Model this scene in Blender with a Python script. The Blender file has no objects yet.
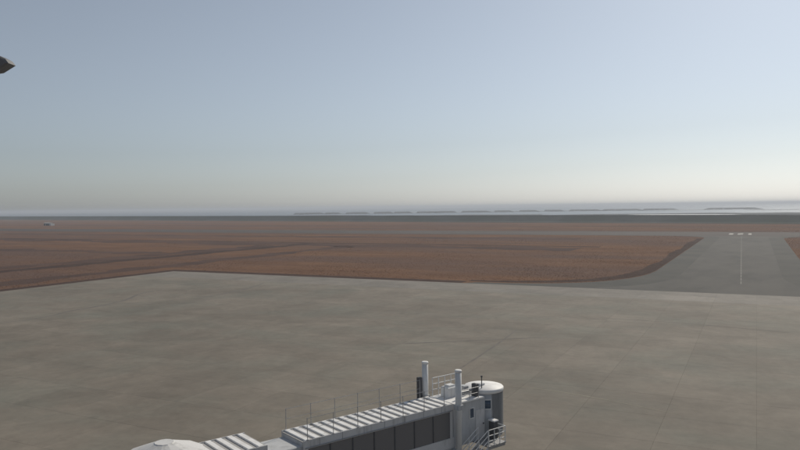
import bpy, math, random
import numpy as np
from mathutils import Vector, Matrix
random.seed(4); rng = np.random.default_rng(11)
R = math.radians
sc = bpy.context.scene
col = sc.collection

# ------------------------------------------------------------------ camera
CAM_H = 19.5
cam = bpy.data.objects.new('camera', bpy.data.cameras.new('camera'))
col.objects.link(cam)
cam.data.sensor_width = 36.0
cam.data.lens = 36.0 * 700 / 800
cam.data.clip_start = 0.1
cam.data.clip_end = 120000
cam.matrix_world = Matrix.Translation((0, 0, CAM_H)) @ (Matrix.Rotation(R(90 - 1.47), 4, 'X') @ Matrix.Rotation(R(-0.72), 4, 'Z'))
sc.camera = cam

# ------------------------------------------------------------------ sky, sun, exposure
SUN_AZ, SUN_EL = 35.0, 38.0            # degrees right of the view axis, above the horizon
w = bpy.data.worlds.new('World'); sc.world = w; w.use_nodes = True
nt = w.node_tree
sky = nt.nodes.new('ShaderNodeTexSky'); sky.sky_type = 'NISHITA'; sky.sun_disc = False
sky.sun_elevation = R(SUN_EL); sky.sun_rotation = R(SUN_AZ)
sky.altitude = 0; sky.air_density = 1.0; sky.dust_density = .85; sky.ozone_density = 2.0
nt.nodes['Background'].inputs['Strength'].default_value = 0.075
hs = nt.nodes.new('ShaderNodeHueSaturation'); hs.inputs['Saturation'].default_value = .42; hs.inputs['Value'].default_value = 1.0
nt.links.new(sky.outputs[0], hs.inputs['Color']); 
tn = nt.nodes.new('ShaderNodeMix'); tn.data_type = 'RGBA'; tn.blend_type = 'MULTIPLY'; tn.inputs['Factor'].default_value = 1; tn.inputs['B'].default_value = (.935, 1, 1.07, 1)
nt.links.new(hs.outputs[0], tn.inputs['A']); nt.links.new(tn.outputs['Result'], nt.nodes['Background'].inputs['Color'])
sd = bpy.data.lights.new('sun', 'SUN'); sd.energy = 3.3; sd.angle = R(0.53); sd.color = (1, .92, .785)
sun = bpy.data.objects.new('sun', sd); col.objects.link(sun)
sdir = Vector((math.sin(R(SUN_AZ)) * math.cos(R(SUN_EL)), math.cos(R(SUN_AZ)) * math.cos(R(SUN_EL)), math.sin(R(SUN_EL))))
sun.location = (0, 0, 60); sun.rotation_euler = (-sdir).to_track_quat('-Z', 'Y').to_euler()
sc.view_settings.view_transform = 'Standard'; sc.view_settings.look = 'None'
sc.view_settings.gamma = 1; sc.view_settings.exposure = -0.08
sc.view_settings.use_curve_mapping = False

# ------------------------------------------------------------------ helpers
CM = cam.matrix_world.to_3x3()
def ray(px, py):
    return (CM @ Vector(((px - 400) / 700, -(py - 225) / 700, -1))).normalized()
def P(px, py, z=0.0):                   # a pixel of the photograph on the level plane z
    r = ray(px, py); k = (z - CAM_H) / r.z
    return Vector((r.x * k, r.y * k, z))
TH = R(27)                              # runway axis against the view
U = Vector((math.cos(TH), -math.sin(TH), 0)); V = Vector((math.sin(TH), math.cos(TH), 0))
def UV(u, v, z=0.0):
    p = U * u + V * v; return Vector((p.x, p.y, z))
def toUV(p): return p.dot(U), p.dot(V)

def tag(o, label=None, cat=None, group=None, kind=None):
    if label: o['label'] = label
    if cat: o['category'] = cat
    if group: o['group'] = group
    if kind: o['kind'] = kind
    return o
def empty(name, loc=(0, 0, 0), rz=0):
    o = bpy.data.objects.new(name, None); col.objects.link(o)
    o.location = loc; o.rotation_euler = (0, 0, rz); return o

class MB:
    def __init__(s): s.v = []; s.f = []
    def poly(s, pts):
        n = len(s.v); s.v += [tuple(p) for p in pts]; s.f.append(tuple(range(n, n + len(pts)))); return s
    def box(s, x0, x1, y0, y1, z0, z1, ch=0.0):
        if ch <= 0:
            n = len(s.v)
            s.v += [(x, y, z) for z in (z0, z1) for y in (y0, y1) for x in (x0, x1)]
            s.f += [tuple(n + i for i in q) for q in ((0, 2, 3, 1), (4, 5, 7, 6), (0, 1, 5, 4), (2, 6, 7, 3), (0, 4, 6, 2), (1, 3, 7, 5))]
            return s
        n = len(s.v)                    # top edges chamfered
        rings = [(x0, x1, y0, y1, z0), (x0, x1, y0, y1, z1 - ch), (x0 + ch, x1 - ch, y0 + ch, y1 - ch, z1)]
        for (a, b, c, d, z) in rings: s.v += [(a, c, z), (b, c, z), (b, d, z), (a, d, z)]
        s.f.append((n + 3, n + 2, n + 1, n))
        for r in range(2):
            for i in range(4):
                j = (i + 1) % 4; s.f.append((n + r * 4 + i, n + r * 4 + j, n + r * 4 + 4 + j, n + r * 4 + 4 + i))
        s.f.append((n + 8, n + 9, n + 10, n + 11)); return s
    def lathe(s, cx, cy, prof, seg=24):  # prof: (radius, z) from bottom to top
        n = len(s.v); m = len(prof)
        for (r, z) in prof:
            for i in range(seg):
                a = 2 * math.pi * i / seg; s.v.append((cx + r * math.cos(a), cy + r * math.sin(a), z))
        for k in range(m - 1):
            for i in range(seg):
                j = (i + 1) % seg; s.f.append((n + k * seg + i, n + k * seg + j, n + (k + 1) * seg + j, n + (k + 1) * seg + i))
        s.f.append(tuple(n + i for i in reversed(range(seg)))); s.f.append(tuple(n + (m - 1) * seg + i for i in range(seg))); return s
    def tube(s, a, b, r, seg=8, r2=None):
        a = Vector(a); b = Vector(b); d = (b - a).normalized(); r2 = r if r2 is None else r2
        e = d.cross(Vector((0, 0, 1)) if abs(d.z) < .9 else Vector((1, 0, 0))).normalized(); g = d.cross(e)
        n = len(s.v)
        for (c, q) in ((a, r), (b, r2)):
            for i in range(seg):
                t = 2 * math.pi * i / seg; s.v.append(tuple(c + (e * math.cos(t) + g * math.sin(t)) * q))
        for i in range(seg):
            j = (i + 1) % seg; s.f.append((n + j, n + i, n + seg + i, n + seg + j))
        s.f.append(tuple(n + i for i in range(seg))); s.f.append(tuple(n + seg + i for i in reversed(range(seg)))); return s
    def arc(s, r0, r1, a0, a1, z0, z1, seg=10):   # a curved slab round the origin
        n = len(s.v)
        for i in range(seg + 1):
            a = a0 + (a1 - a0) * i / seg; c, q = math.cos(a), math.sin(a)
            s.v += [(r0 * c, r0 * q, z0), (r1 * c, r1 * q, z0), (r1 * c, r1 * q, z1), (r0 * c, r0 * q, z1)]
        for i in range(seg):
            k = n + 4 * i
            for (p, q) in ((0, 1), (1, 2), (2, 3), (3, 0)): s.f.append((k + p, k + 4 + p, k + 4 + q, k + q))
        s.f.append((n, n + 1, n + 2, n + 3)); k = n + 4 * seg; s.f.append((k + 3, k + 2, k + 1, k)); return s
    def mesh(s, name, mat, smooth=False):
        me = bpy.data.meshes.new(name); me.from_pydata(s.v, [], s.f); me.update()
        if smooth:
            for p in me.polygons: p.use_smooth = len(p.vertices) == 4
        me.materials.append(M[mat]); return me
    def build(s, name, mat, parent=None, smooth=False):
        o = bpy.data.objects.new(name, s.mesh(name, mat, smooth)); col.objects.link(o)
        if parent: o.parent = parent
        return o

# ------------------------------------------------------------------ materials
M = {}
def mat(name, c1, c2=None, scale=1.0, rough=.8, c3=None, scale3=.05, stretch=(1, 1, 1), rot=0, bump=0, bscale=20, spec=.3, metal=0, w3=(.4, .65), detail=6):
    m = bpy.data.materials.new(name); m.use_nodes = True; t = m.node_tree; N = t.nodes; L = t.links
    b = N['Principled BSDF']; b.inputs['Roughness'].default_value = rough; b.inputs['Metallic'].default_value = metal
    b.inputs['Specular IOR Level'].default_value = spec
    b.inputs['Base Color'].default_value = (*c1, 1)
    g = N.new('ShaderNodeNewGeometry'); mp = N.new('ShaderNodeMapping'); mp.inputs['Rotation'].default_value = (0, 0, rot)
    mp2 = N.new('ShaderNodeMapping'); mp2.inputs['Scale'].default_value = stretch
    L.new(g.outputs['Position'], mp.inputs[0]); L.new(mp.outputs[0], mp2.inputs[0])
    cur = None
    if c2:
        n = N.new('ShaderNodeTexNoise'); n.inputs['Scale'].default_value = scale; n.inputs['Detail'].default_value = detail; n.inputs['Roughness'].default_value = .62
        L.new(mp2.outputs[0], n.inputs['Vector'])
        r = N.new('ShaderNodeValToRGB'); r.color_ramp.elements[0].position = .32; r.color_ramp.elements[1].position = .68
        r.color_ramp.elements[0].color = (*c1, 1); r.color_ramp.elements[1].color = (*c2, 1)
        L.new(n.outputs['Fac'], r.inputs['Fac']); cur = r.outputs[0]
    if c3:
        n = N.new('ShaderNodeTexNoise'); n.inputs['Scale'].default_value = scale3; n.inputs['Detail'].default_value = 5; n.inputs['Roughness'].default_value = .6
        L.new(mp2.outputs[0], n.inputs['Vector'])
        r = N.new('ShaderNodeValToRGB'); r.color_ramp.elements[0].position = w3[0]; r.color_ramp.elements[1].position = w3[1]
        L.new(n.outputs['Fac'], r.inputs['Fac'])
        mx = N.new('ShaderNodeMix'); mx.data_type = 'RGBA'; L.new(r.outputs[0], mx.inputs['Factor']); L.new(cur, mx.inputs['A']); mx.inputs['B'].default_value = (*c3, 1)
        cur = mx.outputs['Result']
    if cur: L.new(cur, b.inputs['Base Color'])
    if bump:
        n = N.new('ShaderNodeTexNoise'); n.inputs['Scale'].default_value = bscale; L.new(g.outputs['Position'], n.inputs['Vector'])
        bp = N.new('ShaderNodeBump'); bp.inputs['Strength'].default_value = bump; bp.inputs['Distance'].default_value = .05
        L.new(n.outputs['Fac'], bp.inputs['Height']); L.new(bp.outputs[0], b.inputs['Normal'])
    M[name] = m; m['cur'] = 1
    return m, N, L, b, cur

def slab_mat(name, c1, c2, c3):         # concrete: mottling, stains, and each slab poured a little differently
    m, N, L, b, cur = mat(name, c1, c2, scale=.035, c3=c3, scale3=.06, rough=.85, rot=TH, stretch=(1, 1.25, 1), w3=(.45, .72), spec=.25, detail=9)
    g = N.new('ShaderNodeNewGeometry'); mp = N.new('ShaderNodeMapping'); mp.inputs['Rotation'].default_value = (0, 0, TH)
    L.new(g.outputs['Position'], mp.inputs[0])
    sn = N.new('ShaderNodeVectorMath'); sn.operation = 'SNAP'; sn.inputs[1].default_value = (7.5, 7.5, 1000)
    L.new(mp.outputs[0], sn.inputs[0])
    wn = N.new('ShaderNodeTexWhiteNoise'); wn.noise_dimensions = '2D'; L.new(sn.outputs[0], wn.inputs['Vector'])
    fi = N.new('ShaderNodeTexNoise'); fi.inputs['Scale'].default_value = .9; fi.inputs['Detail'].default_value = 8; fi.inputs['Roughness'].default_value = .7
    L.new(mp.outputs[0], fi.inputs['Vector'])
    a = N.new('ShaderNodeMapRange'); a.inputs['To Min'].default_value = .93; a.inputs['To Max'].default_value = 1.06; L.new(wn.outputs['Value'], a.inputs['Value'])
    c = N.new('ShaderNodeMapRange'); c.inputs['From Min'].default_value = .3; c.inputs['From Max'].default_value = .7; c.inputs['To Min'].default_value = .9; c.inputs['To Max'].default_value = 1.1; L.new(fi.outputs['Fac'], c.inputs['Value'])
    mu0 = N.new('ShaderNodeMath'); mu0.operation = 'MULTIPLY'; L.new(a.outputs[0], mu0.inputs[0]); L.new(c.outputs[0], mu0.inputs[1])
    fm_ = N.new('ShaderNodeTexNoise'); fm_.inputs['Scale'].default_value = .16; fm_.inputs['Detail'].default_value = 5; fm_.inputs['Roughness'].default_value = .65; fm_.inputs['Distortion'].default_value = .8
    L.new(mp.outputs[0], fm_.inputs['Vector'])
    e_ = N.new('ShaderNodeMapRange'); e_.inputs['From Min'].default_value = .3; e_.inputs['From Max'].default_value = .7; e_.inputs['To Min'].default_value = .84; e_.inputs['To Max'].default_value = 1.12; L.new(fm_.outputs['Fac'], e_.inputs['Value'])
    mu = N.new('ShaderNodeMath'); mu.operation = 'MULTIPLY'; L.new(mu0.outputs[0], mu.inputs[0]); L.new(e_.outputs[0], mu.inputs[1])
    vm = N.new('ShaderNodeVectorMath'); vm.operation = 'SCALE'; L.new(cur, vm.inputs[0]); L.new(mu.outputs[0], vm.inputs['Scale'])
    L.new(vm.outputs[0], b.inputs['Base Color'])

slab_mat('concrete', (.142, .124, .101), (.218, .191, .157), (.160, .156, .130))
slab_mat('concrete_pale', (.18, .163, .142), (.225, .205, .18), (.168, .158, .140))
mat('joint', (.12, .108, .094), (.15, .135, .118), scale=.4)
mat('asphalt', (.062, .060, .056), (.086, .082, .076), scale=.12, c3=(.098, .092, .084), scale3=.03, rot=TH, stretch=(1, .35, 1), rough=.9, spec=.2)
mat('asphalt_dark', (.046, .047, .044), (.066, .065, .06), scale=.15, c3=(.076, .072, .064), scale3=.05, rough=.9, spec=.2)
mat('runway_asphalt', (.066, .055, .050), (.086, .071, .064), scale=.05, rot=TH, stretch=(.2, 1, 1), rough=.9, spec=.2)
mat('rubber_mark', (.125, .115, .105), (.17, .155, .14), scale=.5, rough=.9, spec=.2)
mat('paint_white', (.23, .22, .205), (.15, .145, .135), scale=1.5, rough=.7)
mat('paint_faded', (.20, .185, .14), (.27, .25, .19), scale=.6, rough=.8)
mat('paint_line', (.20, .19, .17), (.13, .125, .115), scale=.25, rough=.8)
# dry winter turf: orange-brown near the apron, mauve and straw streaks along the runway direction
mat('turf', (.130, .072, .047), (.200, .114, .070), scale=.05, c3=(.130, .084, .067), scale3=.011, rot=TH, stretch=(.45, 1.6, 1), rough=1, spec=.05, w3=(.42, .6), detail=10)
mat('grass_blade', (.16, .090, .058), (.245, .140, .087), scale=.05, c3=(.16, .104, .083), scale3=.011, rot=TH, stretch=(.45, 1.6, 1), rough=.9, spec=.1, w3=(.42, .6), detail=8)
m, N, L, b, cur = None, M['grass_blade'].node_tree.nodes, M['grass_blade'].node_tree.links, M['grass_blade'].node_tree.nodes['Principled BSDF'], None
tr = N.new('ShaderNodeBsdfTranslucent'); mx = N.new('ShaderNodeMixShader'); mx.inputs[0].default_value = .5
L.new(b.inputs['Base Color'].links[0].from_socket, tr.inputs['Color']); L.new(b.outputs[0], mx.inputs[1]); L.new(tr.outputs[0], mx.inputs[2]); L.new(mx.outputs[0], N['Material Output'].inputs['Surface'])
mat('turf_dark', (.092, .060, .050), (.125, .082, .068), scale=.05, c3=(.08, .054, .047), scale3=.03, rot=TH, stretch=(.5, 1.5, 1), rough=1, spec=.05)
mat('track', (.058, .038, .033), (.085, .058, .049), scale=.2, rough=1, spec=.05)
mat('dike_face', (.10, .107, .105), (.15, .155, .148), scale=.03, c3=(.10, .11, .09), scale3=.012, rough=.95, spec=.1, stretch=(1, 1, 3))
mat('dike_crown', (.27, .27, .265), (.36, .355, .345), scale=.05, rough=.6)
mat('mud', (.10, .103, .106), (.15, .152, .154), scale=.004, c3=(.09, .097, .1), scale3=.01, rough=.95, spec=.08)
mat('nori', (.05, .052, .06), (.075, .077, .085), scale=.05, rough=.9, spec=.1)
mat('bamboo', (.10, .09, .07), (.14, .125, .1), scale=1)
m, N, L, b, cur = mat('sea_water', (.04, .060, .080), (.055, .078, .096), scale=.0012, rough=.28, spec=.5, stretch=(1, 2, 1), bump=.35, bscale=.08)
b.inputs['IOR'].default_value = 1.33
m, N, L, b, cur = mat('pool_and_glint_water', (.05, .06, .07), rough=.04, spec=.5); b.inputs['IOR'].default_value = 1.33
# jet bridge
mat('white_paint', (.66, .66, .66), (.74, .74, .73), scale=1.2, rough=.5, c3=(.55, .54, .51), scale3=2.2, stretch=(1, 1, .3), w3=(.5, .8))
mat('roof_white', (.74, .73, .71), (.82, .81, .80), scale=.9, rough=.55, c3=(.58, .56, .53), scale3=1.4, w3=(.52, .8))
mat('grey_paint', (.46, .465, .47), (.53, .535, .54), scale=1.5, rough=.5, c3=(.33, .33, .33), scale3=2.0, stretch=(1, 1, .25), w3=(.5, .8))
mat('roof_deck', (.34, .33, .32), (.42, .41, .4), scale=1.3, rough=.8)
mat('fascia', (.58, .57, .565), (.66, .65, .64), scale=1.0, rough=.55, c3=(.34, .335, .32), scale3=2.0, stretch=(1, 1, .25), w3=(.5, .8))
mat('steel', (.30, .30, .31), (.38, .38, .385), scale=3, rough=.5, metal=.5)
mat('dark_steel', (.07, .072, .078), (.10, .1, .105), scale=3, rough=.6)
mat('rubber', (.03, .03, .032), (.045, .045, .045), scale=3, rough=.9)
mat('curtain', (.20, .205, .21), (.26, .265, .27), scale=2.5, rough=.7, stretch=(1, 1, .2))
mat('lamp_grey', (.13, .132, .138), (.17, .172, .178), scale=4, rough=.6)
mat('lens_glass', (.5, .5, .5), rough=.1)
def glass(name, tint, rough=.05):
    m = bpy.data.materials.new(name); m.use_nodes = True; t = m.node_tree
    b = t.nodes['Principled BSDF']; b.inputs['Base Color'].default_value = (*tint, 1); b.inputs['Roughness'].default_value = rough
    b.inputs['Transmission Weight'].default_value = .3; b.inputs['IOR'].default_value = 1.45
    M[name] = m
glass('tinted_glass', (.24, .23, .23), .22); glass('blue_glass', (.09, .13, .19))

# ------------------------------------------------------------------ the setting: sea, land, dike
def line_pts(c, ang, t0, t1):
    d = Vector((math.cos(ang), -math.sin(ang), 0)); return c + d * t0, c + d * t1, d
DA = R(40); DC = Vector((62, 878, 0)); DD = Vector((math.cos(DA), -math.sin(DA), 0)); DN = Vector((math.sin(DA), math.cos(DA), 0))
def D(t, n, z): p = DC + DD * t + DN * n; return (p.x, p.y, z)   # along the dike, seaward of its toe
S = 38000
sea = MB().poly([(-S, -S, -2.2), (S, -S, -2.2), (S, S, -2.2), (-S, S, -2.2)]).build('sea', 'sea_water'); tag(sea, kind='structure')
land = MB().poly([D(-26000, -26000, 0), D(26000, -26000, 0), D(26000, 20, 0), D(-26000, 20, 0)]).build('ground', 'turf'); tag(land, kind='structure')

# tidal flat with a ragged seaward edge
mb = MB(); ts = np.concatenate([np.linspace(-9000, -2500, 14)[:-1], np.linspace(-2500, 1500, 120), np.linspace(1500, 6000, 12)[1:]])
edge = []
for t in ts:
    n = 850 + .2 * max(-1500, min(600, t)) + 60 * math.sin(t * .0041) + 45 * math.sin(t * .013 + 1) + 30 * math.sin(t * .037) + random.uniform(-18, 18)
    edge.append(n)
for i in range(len(ts) - 1):
    mb.poly([D(ts[i], 22, -1.6), D(ts[i + 1], 22, -1.6), D(ts[i + 1], edge[i + 1], -1.9), D(ts[i], edge[i], -1.9)])
flat = mb.build('tidal_flat', 'mud'); tag(flat, kind='structure')
# standing water on the flat; smooth sheets added as glints out at sea
def pool_or_glint(px0, px1, py, hw, seed):
    rr = random.Random(seed); a = P(px0, py, -1.5); c = P(px1, py, -1.5); n = 26; pts = []
    ax = c - a; nn = Vector((-ax.y, ax.x, 0)).normalized()
    for k in range(n):
        f = k / (n - 1); pts.append(a + ax * f + nn * (hw * math.sin(math.pi * f) ** .7 * rr.uniform(.75, 1.1)))
    for k in range(n - 2, 0, -1):
        f = k / (n - 1); pts.append(a + ax * f - nn * (hw * math.sin(math.pi * f) ** .7 * rr.uniform(.75, 1.1)))
    o = MB().poly([(p.x, p.y, -1.5) for p in pts]).build('tidal_pool_or_glint', 'pool_and_glint_water'); tag(o, kind='structure')
for k, (a, b_) in enumerate(((320, 331), (341, 352), (367, 378), (411, 422), (454, 468), (487, 500), (511, 525), (537, 549), (562, 577), (598, 612))):
    pool_or_glint(a, b_, 212 - .0122 * (a + b_) / 2 + 5.6, 260, 20 + k)  # smooth sheets added between the net plots to brighten the sea
pool_or_glint(628, 742, 214.6, 55, 1); pool_or_glint(676, 712, 209.6, 130, 2); pool_or_glint(760, 796, 209.4, 120, 3)  # long strip is standing water; the two short sheets stand for sea glints

# sea dike
dike = empty('sea_dike', D(0, 0, 0)); tag(dike, 'long grey sea dike running across the plain before the sea', 'dike')
def Dl(t, n, z): p = DD * t + DN * n; return (p.x, p.y, z)
T0, T1 = -9000, 6000
prof = [(-9, 0), (-7, .9), (-3, 1.1), (9, 7.1), (9.4, 7.4), (14.6, 7.4), (15, 7.0), (26, -2.1)]
mb = MB(); tt = [T0, -5000] + list(np.linspace(-3000, 1600, 93)) + [3500, T1]
for i in range(len(tt) - 1):
    for k in range(len(prof) - 1):
        (n0, z0), (n1, z1) = prof[k], prof[k + 1]
        mb.poly([Dl(tt[i], n0, z0), Dl(tt[i + 1], n0, z0), Dl(tt[i + 1], n1, z1), Dl(tt[i], n1, z1)])
mb.build('embankment', 'dike_face', dike)
mb = MB()
for i in range(len(tt) - 1): mb.poly([Dl(tt[i], 10, 7.43), Dl(tt[i + 1], 10, 7.43), Dl(tt[i + 1], 13.6, 7.43), Dl(tt[i], 13.6, 7.43)])
mb.build('crown_road', 'dike_crown', dike)
mb = MB()
for i in range(2, len(tt) - 3):
    a = tt[i]; b_ = tt[i + 1] - .4
    q = [Dl(a, 13.9, 7.38), Dl(b_, 13.9, 7.38), Dl(b_, 14.4, 7.38), Dl(a, 14.4, 7.38)]; n = len(mb.v)
    mb.v += q + [(p[0], p[1], 7.95) for p in q]
    mb.f += [(n, n + 1, n + 5, n + 4), (n + 1, n + 2, n + 6, n + 5), (n + 2, n + 3, n + 7, n + 6), (n + 3, n, n + 4, n + 7), (n + 4, n + 5, n + 6, n + 7)]
mb.build('parapet', 'dike_face', dike)

# ------------------------------------------------------------------ roads and pavements
def sheet(name, pts, z, m_, parent=None):
    o = MB().poly([tuple(UV(u, v, z)) for (u, v) in pts]).build(name, m_, parent)
    if not parent: tag(o, kind='structure')
    return o
def bez(a, c, b, n=10):
    return [((1 - t) ** 2 * a[0] + 2 * t * (1 - t) * c[0] + t * t * b[0], (1 - t) ** 2 * a[1] + 2 * t * (1 - t) * c[1] + t * t * b[1]) for t in [i / n for i in range(n + 1)]]
APV = 165.0; APU = -165.0
out = [(-66, APV + .05)] + bez((-64, 168.3), (-27, 168.6), (-26, 214)) + bez((-26, 425), (-26, 449), (-48, 451)) + bez((34, 451), (13, 449), (13, 425)) + bez((13, 214), (14, 168.6), (52, 168.3)) + [(90, 168.2), (90, APV + .05)]
sheet('taxiway_shoulder', out, .012, 'asphalt_dark')
inn = [(-40, APV + .1)] + bez((-38, 167), (-19, 170), (-18.5, 206)) + bez((-18.5, 430), (-18.5, 449), (-34, 451.2)) + bez((20, 451.2), (6, 449), (6, 430)) + bez((6, 206), (6.5, 170), (30, 167)) + [(90, 166.8), (90, APV + .1)]
taxi = sheet('taxiway', inn, .03, 'asphalt')
sheet('apron_shoulder', [(APU - 4.5, APV + .02), (APU - 4.5, APV + 5.0), (-67, APV + 5.0), (-67, APV + .02)], .014, 'track')
sheet('apron_side_shoulder', [(APU - 4.5, 0), (APU - 4.5, APV), (APU - .02, APV), (APU - .02, 0)], .014, 'track')
fil = bez((-66.8, 170.0), (-27, 168.6), (-26.2, 216)) + [(-26.2, 300), (-26.2, 420)]
vo = [(-29.2 - .8 * math.sin(q * .09), q) for q in range(420, 217, -4)] + bez((-30.3, 217), (-32.5, 173.0), (-66.8, 172.6), 40)
vo = [(a - random.uniform(0, 1.1), b_ + random.uniform(-.3, .9)) for a, b_ in vo]
sheet('verge', fil + vo, .008, 'track')
runway = sheet('runway', [(-1500, 451.4), (-1500, 518), (900, 518), (900, 451.4)], .05, 'runway_asphalt')
def ragged(name, a, b, wd, z, m_, seed, n=70, jit=.35):        # a strip with an uneven edge, a and b in (u, v)
    rr = random.Random(seed); a = UV(*a); b = UV(*b); d = (b - a); nn = Vector((-d.y, d.x, 0)).normalized(); L_, R_ = [], []
    for i in range(n + 1):
        p = a + d * (i / n); w1 = wd * .5 * (1 + jit * math.sin(i * .7 + seed) * rr.uniform(.3, 1) + rr.uniform(-jit, jit) * .6); w2 = wd * .5 * (1 + jit * math.sin(i * .5 + seed * 2) * rr.uniform(.3, 1) + rr.uniform(-jit, jit) * .6)
        L_.append(p + nn * w1); R_.append(p - nn * w2)
    mb = MB()
    for i in range(n): mb.poly([(q.x, q.y, z) for q in (R_[i], R_[i + 1], L_[i + 1], L_[i])])
    tag(mb.build(name, m_), kind='structure')
ragged('perimeter_track', (-760, 328), (-64, 328), 5.5, .026, 'track', 1, 110, .25)
ragged('service_track', (-221, -40), (-219, 322), 9, .026, 'track', 2, 80, .4)
ragged('ditch_bank', (-236, -40), (-230, 300), 16, .014, 'turf_dark', 3, 60, .5)
ragged('damp_verge', (-700, 318), (-70, 309), 20, .014, 'turf_dark', 4, 90, .6)
ragged('damp_verge', (-182, 30), (-184, 300), 9, .014, 'turf_dark', 5, 60, .6)
ragged('damp_verge', (-520, 225), (-240, 232), 12, .016, 'turf_dark', 6, 60, .7)
ragged('damp_verge', (-640, 395), (-90, 402), 14, .014, 'turf_dark', 7, 90, .6)
ragged('dike_service_road', (-1600, 644), (900, 640), 9, .03, 'track', 8, 120, .3)
# taxiway centreline: separate dashes, then the painted characters where it meets the runway
ca_, cb_ = P(741, 284, .036), P(741.5, 236.5, .036); cl = (cb_ - ca_).length; cd = (cb_ - ca_).normalized(); cn = Vector((-cd.y, cd.x, 0))
q = 0.0
while q < cl - 4:
    ln = 6.0
    MB().poly([tuple(ca_ + cd * (q + a) + cn * b_) for a, b_ in ((0, -.1), (0, .1), (ln, .1), (ln, -.1))][::-1]).build('centreline_dash', 'paint_line', taxi)
    q += ln + 2.6
MU = toUV(P(741, 233))[0]
def mark(pts):
    mb = MB()
    for (u0, u1, v0, v1) in pts: mb.poly([tuple(UV(u, v, .058)) for u, v in ((u0, v0), (u1, v0), (u1, v1), (u0, v1))])
    mb.build('painted_mark', 'paint_white', runway)
mark([(MU - 6.4, MU - 4.0, 474, 494)])
mark([(MU + a, MU + b_, c_, d_) for a, b_, c_, d_ in ((-1.5, 1.5, 474, 479), (-1.5, 0, 479.05, 483), (-1.5, 1.5, 483.05, 487), (0, 1.5, 487.05, 491), (-1.5, 1.5, 491.05, 496))])
mark([(MU + 4.4, MU + 6.2, 474, 495)])
for u in range(-600, 260, 50):          # runway centreline
    MB().poly([tuple(UV(u + du, 484.7 + dv, .056)) for du, dv in ((0, 0), (30, 0), (30, .9), (0, .9))]).build('centreline_dash', 'paint_line', runway) if not -60 < u < 10 else None

# ------------------------------------------------------------------ apron of cast slabs
SL = 7.5
apron = sheet('apron', [(APU, -20), (APU, APV), (90, APV), (90, -20)], .004, 'joint')
slab_me = {}
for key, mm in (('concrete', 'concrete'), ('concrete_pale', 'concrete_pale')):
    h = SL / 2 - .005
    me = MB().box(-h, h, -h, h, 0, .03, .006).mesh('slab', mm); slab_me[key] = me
cells = []
ru = CM.transposed()
for i in range(34):
    for j in range(24):
        u = APU + SL * (i + .5); vv = APV - SL * (j + .5)
        c = UV(u, vv)
        q = ru @ (c - Vector((0, 0, CAM_H)))
        if q.z > -5: vis = 0
        else:
            x = 400 + 700 * q.x / -q.z; y = 225 - 700 * q.y / -q.z
            vis = (1 / c.length ** 2) if (-40 < x < 840 and y < 490) else 1e-9 / c.length
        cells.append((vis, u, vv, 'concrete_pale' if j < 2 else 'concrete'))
cells.sort(reverse=True)
rest = {'concrete': MB(), 'concrete_pale': MB()}
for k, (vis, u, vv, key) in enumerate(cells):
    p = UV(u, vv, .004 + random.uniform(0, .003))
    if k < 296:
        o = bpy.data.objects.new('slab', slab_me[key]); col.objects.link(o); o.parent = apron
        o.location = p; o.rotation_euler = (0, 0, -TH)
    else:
        h = SL / 2 - .005; mb = rest[key]; n = len(mb.v)
        for (a, z) in ((h, 0), (h, .024), (h - .006, .03)):
            for (su, sv) in ((-1, -1), (1, -1), (1, 1), (-1, 1)): mb.v.append(tuple(UV(u + su * a, vv + sv * a, p.z + z)))
        for r in (0, 4):
            for e in range(4): f = (e + 1) % 4; mb.f.append((n + r + e, n + r + f, n + r + 4 + f, n + r + 4 + e))
        mb.f.append((n + 8, n + 9, n + 10, n + 11))
for key, mb in rest.items():
    o = mb.build('slab_field', key, apron); o['kind'] = 'stuff'
# tyre and sealing marks
def smooth_path(pts, n=40):
    pts = [pts[0]] + pts + [pts[-1]]; outp = []
    for i in range(1, len(pts) - 2):
        p0, p1, p2, p3 = pts[i - 1:i + 3]
        for k in range(8):
            t = k / 8; outp.append(.5 * ((2 * p1) + (p2 - p0) * t + (2 * p0 - 5 * p1 + 4 * p2 - p3) * t * t + (3 * p1 - p0 - 3 * p2 + p3) * t ** 3))
    outp.append(pts[-2]); return outp
def strip(pix, wd, m_, name, z=.041):
    pts = smooth_path([P(x, y, 0) for x, y in pix]); mb = MB(); prev = None
    for i, p in enumerate(pts):
        d = (pts[min(i + 1, len(pts) - 1)] - pts[max(i - 1, 0)]).normalized(); nn = Vector((-d.y, d.x, 0))
        f = math.sin(math.pi * (i + .5) / len(pts)) ** .5 * random.uniform(.6, 1.2)
        cur = (p + nn * wd * .5 * f, p - nn * wd * .5 * f)
        if prev: mb.poly([(q.x, q.y, z) for q in (prev[0], prev[1], cur[1], cur[0])])
        prev = cur
    mb.build(name, m_, apron)
strip([(-20, 326), (40, 318), (72, 311), (100, 306), (126, 300), (140, 294), (164, 289)], .9, 'rubber_mark', 'tyre_mark')
strip([(196, 299), (228, 293), (250, 288), (264, 283)], .8, 'rubber_mark', 'tyre_mark', .042)
strip([(455, 372), (480, 356), (502, 341), (518, 329)], .34, 'rubber_mark', 'sealed_joint', .043)
strip([(380, 345), (470, 341), (560, 337)], .5, 'rubber_mark', 'tyre_mark', .044)
strip([(505, 386), (545, 390), (600, 399), (680, 415)], .16, 'paint_faded', 'lead_in_line', .045)
strip([(600, 318), (690, 324), (790, 333)], .3, 'rubber_mark', 'tyre_mark', .046)

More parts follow.
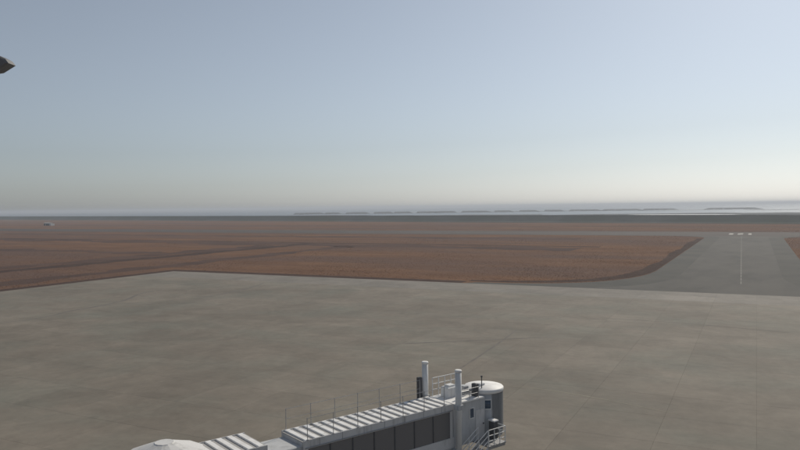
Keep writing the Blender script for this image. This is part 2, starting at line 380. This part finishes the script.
# ------------------------------------------------------------------ dry grass (uncountable)
def inside(u, v, poly):
    r = np.zeros(len(u), bool); n = len(poly)
    for i in range(n):
        (x0, y0), (x1, y1) = poly[i], poly[(i + 1) % n]
        if y0 == y1: continue
        r ^= ((y0 > v) != (y1 > v)) & (u < (x1 - x0) * (v - y0) / (y1 - y0) + x0)
    return r
def in_turf(u, v):
    ok = ((v > 170.2) | (u < APU - 4.6)) & ~inside(u, v, out)
    ok &= ~((v > 325.2) & (v < 331.2) & (u < -62)) & ~((u > -224) & (u < -217) & (v < 324.5))
    return ok & ~((v > 451) & (v < 518.4)) & ~((v > 631) & (v < 649))
NT = 300000
uu = rng.uniform(-900, 60, NT * 4); vv = 40 + 660 * rng.random(NT * 4)
x = uu * U.x + vv * V.x; y = uu * U.y + vv * V.y
keep = in_turf(uu, vv) & (y > 90) & (np.abs(x) < .64 * y + 10)
keep &= rng.random(len(keep)) < np.clip((190 / np.maximum(y, 1)) ** 1.5, .05, 1)
idx = np.nonzero(keep)[0][:NT]; x = x[idx]; y = y[idx]; n = len(idx)
hgt = rng.uniform(.02, .05, n) * (1 + .4 * np.sin(x * .11) * np.sin(y * .05 + x * .02)); ang = rng.uniform(0, math.pi, n); wd = rng.uniform(.10, .32, n)
co = np.zeros((n, 6, 3)); 
for k in range(2):
    a = ang + k * 1.4; dx = np.cos(a) * wd; dy = np.sin(a) * wd
    lx = rng.normal(0, .10, n); ly = rng.normal(0, .10, n)
    co[:, k * 3, 0] = x - dx; co[:, k * 3, 1] = y - dy
    co[:, k * 3 + 1, 0] = x + dx; co[:, k * 3 + 1, 1] = y + dy
    co[:, k * 3 + 2, 0] = x + lx; co[:, k * 3 + 2, 1] = y + ly; co[:, k * 3 + 2, 2] = hgt
me = bpy.data.meshes.new('dry_grass'); me.vertices.add(n * 6); me.vertices.foreach_set('co', co.ravel())
me.loops.add(n * 6); me.loops.foreach_set('vertex_index', np.arange(n * 6, dtype=np.int32))
me.polygons.add(n * 2); me.polygons.foreach_set('loop_start', np.arange(0, n * 6, 3, dtype=np.int32)); me.polygons.foreach_set('loop_total', np.full(n * 2, 3, dtype=np.int32))
me.update(); me.validate(); me.materials.append(M['grass_blade'])
go = bpy.data.objects.new('dry_grass', me); col.objects.link(go)
tag(go, 'short brown winter grass covering the field beyond the apron', 'grass', kind='stuff')

# ------------------------------------------------------------------ passenger boarding bridge
BX = Vector((6.06, 51.7, 0)); BA = math.atan2(.62, .78)
jb = empty('boarding_bridge', BX, BA)
tag(jb, 'white telescopic passenger boarding bridge with round cab standing on the concrete apron', 'boarding bridge')
face = math.atan2(-51.7, -6.06) - BA     # direction of the camera in the bridge's frame

# cab
cab = MB().lathe(0, 0, [(1.34, 2.62), (1.40, 2.75), (1.40, 5.9)], 40).build('cab', 'grey_paint', jb, True)
MB().lathe(0, 0, [(1.43, 5.88), (1.47, 5.90), (1.47, 6.12), (1.42, 6.17), (.2, 6.26)], 40).build('roof', 'roof_white', cab, True)
mb = MB(); a0 = face + R(27); a1 = face + R(146)
for i in range(44):
    q0 = a0 + (a1 - a0) * i / 44; q1 = a0 + (a1 - a0) * (i + .82) / 44; mb.arc(1.39, 1.435, q0, q1, 2.8, 5.86, 1)
mb.build('rolling_curtain', 'curtain', cab)
wn_ = MB().arc(1.39, 1.41, face - R(4), face + R(21), 4.84, 5.44, 6).build('window', 'blue_glass', cab, True)
mb = MB()
for (z0, z1) in ((4.76, 4.84), (5.44, 5.52)): mb.arc(1.39, 1.43, face - R(6.5), face + R(23.5), z0, z1, 6)
for (q0, q1) in ((-6.5, -4), (21, 23.5)): mb.arc(1.39, 1.428, face + R(q0), face + R(q1), 4.84, 5.44, 2)
mb.build('window_frame', 'white_paint', cab)
mb = MB().arc(1.39, 1.412, face - R(30), face - R(28.6), 2.8, 5.86, 1).arc(1.39, 1.412, face + R(24.5), face + R(26), 2.8, 5.86, 1)
mb.build('panel_seam', 'steel', cab)
MB().arc(1.3, 1.55, face + R(140), face + R(220), 2.55, 2.95, 14).build('bumper', 'rubber', cab)
mb = MB()
for i in range(5): mb.arc(1.44 + i * .12, 1.53 + i * .12, face + R(148), face + R(212), 3.0, 5.75 - .02 * i, 12)
mb.build('canopy_bellows', 'rubber', cab)
lamp = MB().box(-.55, -.05, -.18, .18, 6.24, 6.40, .03).box(-.36, -.26, -.05, .05, 6.15, 6.25).build('floodlight', 'white_paint', cab)
MB().tube((-.75, -.55, 6.15), (-.75, -.55, 7.0), .035).tube((-.75, -.55, 7.0), (-.75, -.55, 7.12), .07, 8).build('warning_beacon', 'dark_steel', cab)

# corridor between tunnel and cab
cor = MB().box(-4.15, -1.05, -1.16, 1.16, 2.72, 5.72).build('corridor', 'grey_paint', jb)
MB().box(-4.22, -1.2, -1.25, 1.25, 5.72, 5.84, .03).build('roof', 'roof_white', cor)
MB().box(-2.55, -2.2, -1.185, -1.15, 4.5, 5.15).build('window', 'blue_glass', cor)
MB().box(-2.62, -2.555, -1.20, -1.15, 4.43, 5.22).box(-2.195, -2.13, -1.20, -1.15, 4.43, 5.22).box(-2.55, -2.2, -1.20, -1.15, 5.155, 5.22).box(-2.55, -2.2, -1.20, -1.15, 4.43, 4.495).build('window_frame', 'white_paint', cor)
dr = MB().box(-2.0, -1.15, -1.19, -1.15, 2.9, 4.95).build('service_door', 'fascia', cor)
MB().box(-1.32, -1.22, -1.25, -1.185, 3.85, 3.93).build('handle', 'dark_steel', dr)
# plant on the corridor roof
MB().box(-3.5, -2.5, .05, .85, 5.84, 6.55, .05).box(-3.3, -2.7, .2, .7, 6.55, 6.68, .03).build('air_conditioner', 'white_paint', jb)
MB().box(-2.2, -1.75, -.2, .35, 5.84, 6.5, .04).build('equipment_box', 'grey_paint', jb)
MB().box(-1.78, -1.5, -1.0, -.55, 5.84, 6.75, .04).build('control_cabinet', 'dark_steel', jb)
MB().tube((-3.3, -.7, 5.84), (-3.3, -.7, 6.35), .09, 10).tube((-3.3, -.7, 6.3), (-1.6, -.7, 6.3), .07, 8).build('cable_duct', 'steel', jb)

# telescoping tunnels
def tunnel(name, s0, s1, hw, zt, label=None, zb=2.75):
    t = MB().box(s0, s1, -hw + .02, hw - .02, zb, zb + .22).box(s0, s0 + .12, -hw + .06, hw - .06, zb + .22, zt - .12).box(s1 - .12, s1, -hw + .06, hw - .06, zb + .22, zt - .12).build(name, 'grey_paint', jb)
    MB().box(s0, s1, -hw + .01, hw - .01, zt - .12, zt - .05).build('roof_deck', 'roof_deck', t)
    n = max(2, int(round((s1 - s0) / .66))); pit = (s1 - s0) / n
    rib = MB().box(-.17, .17, -hw + .05, hw - .05, 0, .085, .02).mesh('roof_panel', 'roof_white')
    for i in range(n):
        o = bpy.data.objects.new('roof_panel', rib); col.objects.link(o); o.parent = t
        o.location = (s0 + pit * (i + .5), 0, zt - .05); o.rotation_euler = (0, 0, random.uniform(-.006, .006))
    for sg in (-1, 1):
        y0, y1 = sorted((sg * (hw + .015), sg * (hw - .03)))
        MB().box(s0, s1, y0, y1, zt - .50, zt + .02, .012).build('fascia', 'fascia', t)
        MB().box(s0, s1, y0, y1, zb + .1, zb + .78).build('sill_panel', 'fascia', t)
        k = max(1, int(round((s1 - s0 - .4) / 1.62))); pw = (s1 - s0 - .44) / k
        yy = sorted((sg * (hw - .025), sg * (hw - .045)))
        for i in range(k):
            a = s0 + .22 + pw * i
            MB().box(a + .04, a + pw - .04, yy[0], yy[1], zb + .79, zt - .51).build('window_pane', 'tinted_glass', t)
        for i in range(k + 1):
            a = s0 + .22 + pw * i; e = .11 if i in (0, k) else .038; y2 = sorted((sg * (hw + .005), sg * (hw - .06)))
            aa = a - (.11 if i == 0 else .0); 
            MB().box(a - e, a + e, y2[0], y2[1], zb + .785, zt - .505).build('mullion', 'fascia' if i in (0, k) else 'dark_steel', t)
    for sg in (-1, 1):
        mb = MB(); q = s0 + 1.1
        while q < s1 - .3:
            y2 = sorted((sg * (hw + .02), sg * (hw - .01))); mb.box(q, q + .018, y2[0], y2[1], zt - .49, zt - .01); q += 1.62
        mb.build('fascia_seam', 'dark_steel', t)['kind'] = 'stuff'
        MB().tube((s0 + .1, sg * (hw + .05), zt - .43), (s1 - .1, sg * (hw + .05), zt - .43), .028, 6).build('conduit', 'steel', t)
    MB().box(s0 + .2, s1 - .2, -hw + .15, hw - .15, zb + .222, zb + .26).build('carpet', 'dark_steel', t)
    return t
tunnel('inner_tunnel', -16.2, -4.25, 1.30, 5.86)
tunnel('outer_tunnel', -22.6, -18.6, 1.45, 6.22)
MB().box(-18.7, -16.1, -1.15, 1.15, 2.85, 5.55, .05).build('telescoping_sleeve', 'grey_paint', jb)

# rotunda and the fixed walkway towards the terminal
rot = MB().lathe(-23.9, 0, [(1.95, 2.6), (1.95, 6.55)], 32).build('rotunda', 'grey_paint', jb, True)
MB().lathe(-23.9, 0, [(2.02, 6.4), (2.1, 6.45), (2.1, 6.62), (.55, 7.16), (.5, 7.2)], 12).build('roof', 'fascia', rot)
MB().lathe(-23.9, 0, [(.9, 0), (.9, .15), (.5, .2), (.5, 2.2), (1.2, 2.62)], 20).build('pedestal', 'grey_paint', rot, True)
wd_ = math.atan2(-V.y, -V.x) - BA; ca, sa = math.cos(wd_), math.sin(wd_)
def wl(a, b): return (-23.9 + ca * a - sa * b, sa * a + ca * b)
def wbox(a0, a1, b0, b1, z0, z1):
    mb = MB().box(a0, a1, b0, b1, z0, z1); mb.v = [(*wl(p[0], p[1]), p[2]) for p in mb.v]; return mb
fw = wbox(1.8, 24, -1.5, 1.5, 2.75, 6.2).build('fixed_walkway', 'grey_paint', jb)
wbox(1.8, 24, -1.62, 1.62, 6.2, 6.36).build('roof', 'roof_white', fw)
for sg in (-1, 1):
    for i in range(12):
        a = 2.4 + i * 1.75; yy = sorted((sg * 1.48, sg * 1.52)); wbox(a, a + 1.6, yy[0], yy[1], 3.6, 5.7).build('window_pane', 'tinted_glass', fw)
for a in (10, 20): wbox(a - .3, a + .3, -.6, .6, 0, 2.75).build('pier', 'grey_paint', fw)

# lift columns, cross beam and drive bogie
for sg in (-1, 1):
    c = MB().lathe(-4.2, sg * 1.75, [(.205, .95), (.205, 5.0), (.225, 5.02), (.225, 8.16)], 20).build('lift_column', 'white_paint', jb, True)
    MB().lathe(-4.2, sg * 1.75, [(.25, 8.15), (.25, 8.25), (.2, 8.30)], 20).build('cap', 'roof_white', c, True)
    MB().box(-4.42, -3.98, sg * 1.75 - .26, sg * 1.75 + .26, 5.55, 5.9, .03).build('bracket', 'grey_paint', c)
MB().box(-4.45, -3.95, -2.0, 2.0, 2.25, 2.7, .03).build('cross_beam', 'grey_paint', jb)
bog = MB().box(-4.55, -3.85, -2.0, 2.0, .62, .95, .04).box(-4.3, -4.1, -.75, .75, .45, .62).build('drive_bogie', 'grey_paint', jb)
for sg in (-1, 1):
    wh = MB().tube((-4.2, sg * .85, .5), (-4.2, sg * 1.25, .5), .5, 24).build('wheel', 'rubber', bog)
    MB().tube((-4.2, sg * 1.24, .5), (-4.2, sg * 1.30, .5), .24, 16).build('hub', 'steel', wh)
MB().box(-4.80, -4.52, 1.72, 2.0, 5.6, 7.2, .03).build('electrical_cabinet', 'dark_steel', jb)
MB().box(-4.75, -4.57, 1.25, 1.75, 5.65, 5.75).build('cabinet_bracket', 'steel', jb)

# white guard rail round the corridor roof
gr = MB()
for s in (-4.0, -3.4, -2.8, -2.2, -1.6):
    gr.tube((s, 1.18, 5.8), (s, 1.18, 7.15), .032)
for z in (6.3, 6.72, 7.15): gr.tube((-4.0, 1.18, z), (-1.55, 1.18, z), .032)
gr.build('guard_rail', 'white_paint', jb)
gr = MB()
for s in (-3.5, -2.6, -1.7): gr.tube((s, -1.18, 5.8), (s, -1.18, 6.6), .025)
gr.tube((-3.5, -1.18, 6.6), (-1.7, -1.18, 6.6), .025).tube((-3.5, -1.18, 6.2), (-1.7, -1.18, 6.2), .02)
gr.build('guard_rail', 'steel', jb)
# slim handrails both sides of the tunnel roof
for sg in (-1, 1):
    post = MB().tube((0, 0, 0), (0, 0, 1.32), .022, 6).box(-.06, .06, -.05, .05, -.01, .03).mesh('rail_post', 'steel')
    for i in range(7):
        o = bpy.data.objects.new('rail_post', post); col.objects.link(o); o.parent = jb
        o.location = (-5.1 - 1.8 * i, sg * 1.285, 5.87); o.rotation_euler = (random.uniform(-.015, .015), random.uniform(-.015, .015), 0)
    MB().tube((-5.1, sg * 1.285, 7.16), (-15.9, sg * 1.285, 7.16), .014, 6).tube((-5.1, sg * 1.285, 6.55), (-15.9, sg * 1.285, 6.55), .011, 6).build('hand_rail', 'steel', jb)

# service stair beside the cab
st = MB().box(-2.3, -.55, -2.75, -1.12, 2.72, 2.80).box(-2.25, -.6, -2.7, -2.62, 2.55, 2.72).build('stair_landing', 'steel', jb)
rl = MB()
for s in (-2.25, -1.7, -1.15, -.6): rl.tube((s, -2.70, 2.8), (s, -2.70, 3.92), .03)
for z in (3.15, 3.53, 3.92): rl.tube((-2.25, -2.70, z), (-.6, -2.70, z), .03)
rl.tube((-.6, -2.70, 3.92), (-.6, -1.38, 3.92), .03).tube((-.6, -2.70, 3.53), (-.6, -1.38, 3.53), .03)
rl.build('landing_rail', 'white_paint', st)
sl_ = math.tan(R(30)); run = 2.68 / sl_
for sg in (-2.72, -1.75):
    mb = MB(); x0, x1 = -2.3, -2.3 - run
    q = [(x0, 2.80), (x1, .12), (x1, -.0), (x1 + .25, 0), (x0, 2.52)]
    n = len(mb.v)
    for dy in (0, .05): mb.v += [(a, sg + dy, b_) for a, b_ in q]
    m_ = len(q); mb.f += [tuple(range(n, n + m_)), tuple(reversed(range(n + m_, n + 2 * m_)))] + [(n + i, n + m_ + i, n + m_ + (i + 1) % m_, n + (i + 1) % m_) for i in range(m_)]
    mb.build('stair_stringer', 'grey_paint', st)
    rl = MB()
    for z in (.38, .75, 1.12): rl.tube((x0, sg + .025, 2.8 + z), (x1 + .1, sg + .025, .12 + z), .028)
    for k in range(6):
        f = k / 5; rl.tube((x0 + (x1 + .1 - x0) * f, sg + .025, 2.75 - 2.66 * f), (x0 + (x1 + .1 - x0) * f, sg + .025, 2.8 + 1.12 - 2.68 * f), .026)
    rl.build('stair_rail', 'white_paint', st)
tread = MB().box(-.14, .14, -2.68, -1.76, -.03, 0).mesh('tread', 'steel')
for k in range(1, 13):
    o = bpy.data.objects.new('tread', tread); col.objects.link(o); o.parent = st
    o.location = (-2.3 - run * k / 13, 0, 2.78 - 2.68 * k / 13)
bx = MB().box(-1.0, -.62, -2.0, -1.5, 2.79, 4.1, .03).build('control_box', 'dark_steel', jb)
MB().box(-1.06, -.57, -2.05, -1.45, 4.1, 4.2, .03).build('lid', 'roof_white', bx)

# ------------------------------------------------------------------ floodlight mast at the left edge
def pix_at(px, py, y):
    r = ray(px, py); k = y / r.y; return Vector((r.x * k, y, CAM_H + r.z * k))
tip = pix_at(12.2, 64.5, 26.0)
fm = empty('floodlight_mast', (tip.x - 2.3, tip.y, 0))
tag(fm, 'grey floodlight mast whose lamp tip pokes into the sky at the left edge', 'light mast')
TZ = tip.z
MB().lathe(0, 0, [(.45, 0), (.45, .06), (.26, .1), (.13, TZ + .25), (.05, TZ + .35)], 18).build('pole', 'lamp_grey', fm, True)
MB().box(-1.6, 1.6, -.07, .07, TZ - .62, TZ - .48).build('cross_arm', 'lamp_grey', fm)
def flood(cx):
    pr = [(0, 0), (-.12, .16), (-.38, .30), (-1.0, .34), (-1.25, .1), (-1.0, -.34), (-.45, -.27)]
    mb = MB(); k = len(pr)
    for (yy, s_) in ((-.30, .86), (-.24, 1), (.24, 1), (.30, .86)):
        mb.v += [(cx - .6 + (a + .6) * s_, yy, TZ + b_ * s_) for a, b_ in pr]
    mb.f += [tuple(range(k))[::-1], tuple(range(3 * k, 4 * k))]
    for r in range(3): mb.f += [(r * k + i, r * k + (i + 1) % k, (r + 1) * k + (i + 1) % k, (r + 1) * k + i) for i in range(k)]
    h_ = mb.build('lamp_housing', 'lamp_grey', fm)
    MB().box(cx - 1.05, cx - .5, .28, .32, TZ - .18, TZ + .2).build('lens', 'lens_glass', h_)
    MB().box(cx - 1.1, cx - .95, -.06, .06, TZ - .5, TZ - .3).build('bracket', 'lamp_grey', h_)
flood(2.3); flood(-.85)

# ------------------------------------------------------------------ small things on the field
c = P(49, 225.6); hut = empty('equipment_hut', c, R(-24))
tag(hut, 'small dark hut with pale end wall and mast far off in brown grass', 'hut')
W_ = MB().box(-6.5, 4.2, -3, 3, -.02, 3.0).build('wall', 'dark_steel', hut)
MB().box(4.2, 7.2, -3, 3, -.02, 2.7).build('end_wall', 'fascia', hut)
mb = MB(); mb.v = [(-7, -3.5, 3.0), (4.6, -3.5, 3.0), (4.6, 3.5, 3.0), (-7, 3.5, 3.0), (-7, 0, 4.3), (4.6, 0, 4.3)]
mb.f = [(0, 1, 5, 4), (2, 3, 4, 5), (1, 2, 5), (3, 0, 4), (3, 2, 1, 0)]; mb.build('roof', 'roof_deck', hut)
MB().box(-3.5, -2.3, -3.06, -3.0, 0, 2.1).build('door', 'grey_paint', hut)
for xx in (-.8, 1.8): MB().box(xx, xx + 1.3, -3.06, -3.0, 1.1, 2.1).build('window', 'blue_glass', hut)
MB().tube((8.2, 0, -.02), (8.2, 0, 6.5), .16, 8, .08).build('mast', 'steel', hut)
# seaweed farms: rows of dark nets hung between poles over the shallow sea
def farm(px0, px1, y0, y1, label, group='seaweed net plots in the sea'):
    a = P(px0, y1, -1.2); b_ = P(px1, y1, -1.2); depth = (P((px0 + px1) / 2, y0, -1.2) - (a + b_) / 2).length
    o = empty('seaweed_farm', ((a.x + b_.x) / 2, (a.y + b_.y) / 2, -2.2), -math.atan2(a.x + b_.x, a.y + b_.y) + R(.6)); tag(o, label, 'seaweed farm', group)
    wdt = (b_ - a).length; nrow = 6; mb = MB()
    for i in range(nrow):
        x0 = -wdt / 2 + wdt * i / nrow; x1 = x0 + wdt / nrow * .93; k = random.uniform(0, .12) * depth
        mb.box(x0, x1, k, depth * random.uniform(.9, 1), .55, .75)
    mb.build('net', 'nori', o); mb = MB()
    for i in range(nrow + 1):
        for j in range(7):
            mb.tube((-wdt / 2 + wdt * i / nrow, depth * (.13 + .76 * j / 6), -.05), (-wdt / 2 + wdt * i / nrow + .1, depth * (.13 + .76 * j / 6), 1.9), .16, 5)
    mb.build('poles', 'bamboo', o)['kind'] = 'stuff'
spans = [(300, 322), (328, 341), (350, 368), (377, 393), (397, 412), (420, 437), (438, 456), (466, 489), (497, 513), (522, 539), (547, 564), (574, 600), (608, 640), (648, 676), (714, 756)]
for i, (p0, p1) in enumerate(spans):
    yh = 212 - .0122 * (p0 + p1) / 2
    p0 += 1.2; p1 -= 2.6
    farm(p0, p1, yh + 4.4, yh + 6.1, 'dark plot of seaweed nets in the bright sea, %s plot from the left' % ('first second third fourth fifth sixth seventh eighth ninth tenth eleventh twelfth thirteenth fourteenth fifteenth'.split()[i]))

# ------------------------------------------------------------------ haze: the damp air over the plain
HZ = MB().box(-S - 500, S + 500, -S - 500, S + 500, -3.4, 34).build('haze', 'joint')
hm = bpy.data.materials.new('haze'); hm.use_nodes = True; t = hm.node_tree
t.nodes.remove(t.nodes['Principled BSDF']); pv = t.nodes.new('ShaderNodeVolumePrincipled')
pv.inputs['Color'].default_value = (.78, .83, .91, 1); pv.inputs['Density'].default_value = 2.2e-4; pv.inputs['Anisotropy'].default_value = .2
t.links.new(pv.outputs[0], t.nodes['Material Output'].inputs['Volume'])
HZ.data.materials.clear(); HZ.data.materials.append(hm)
tag(HZ, 'pale haze over the airfield and the sea', 'haze', kind='stuff')
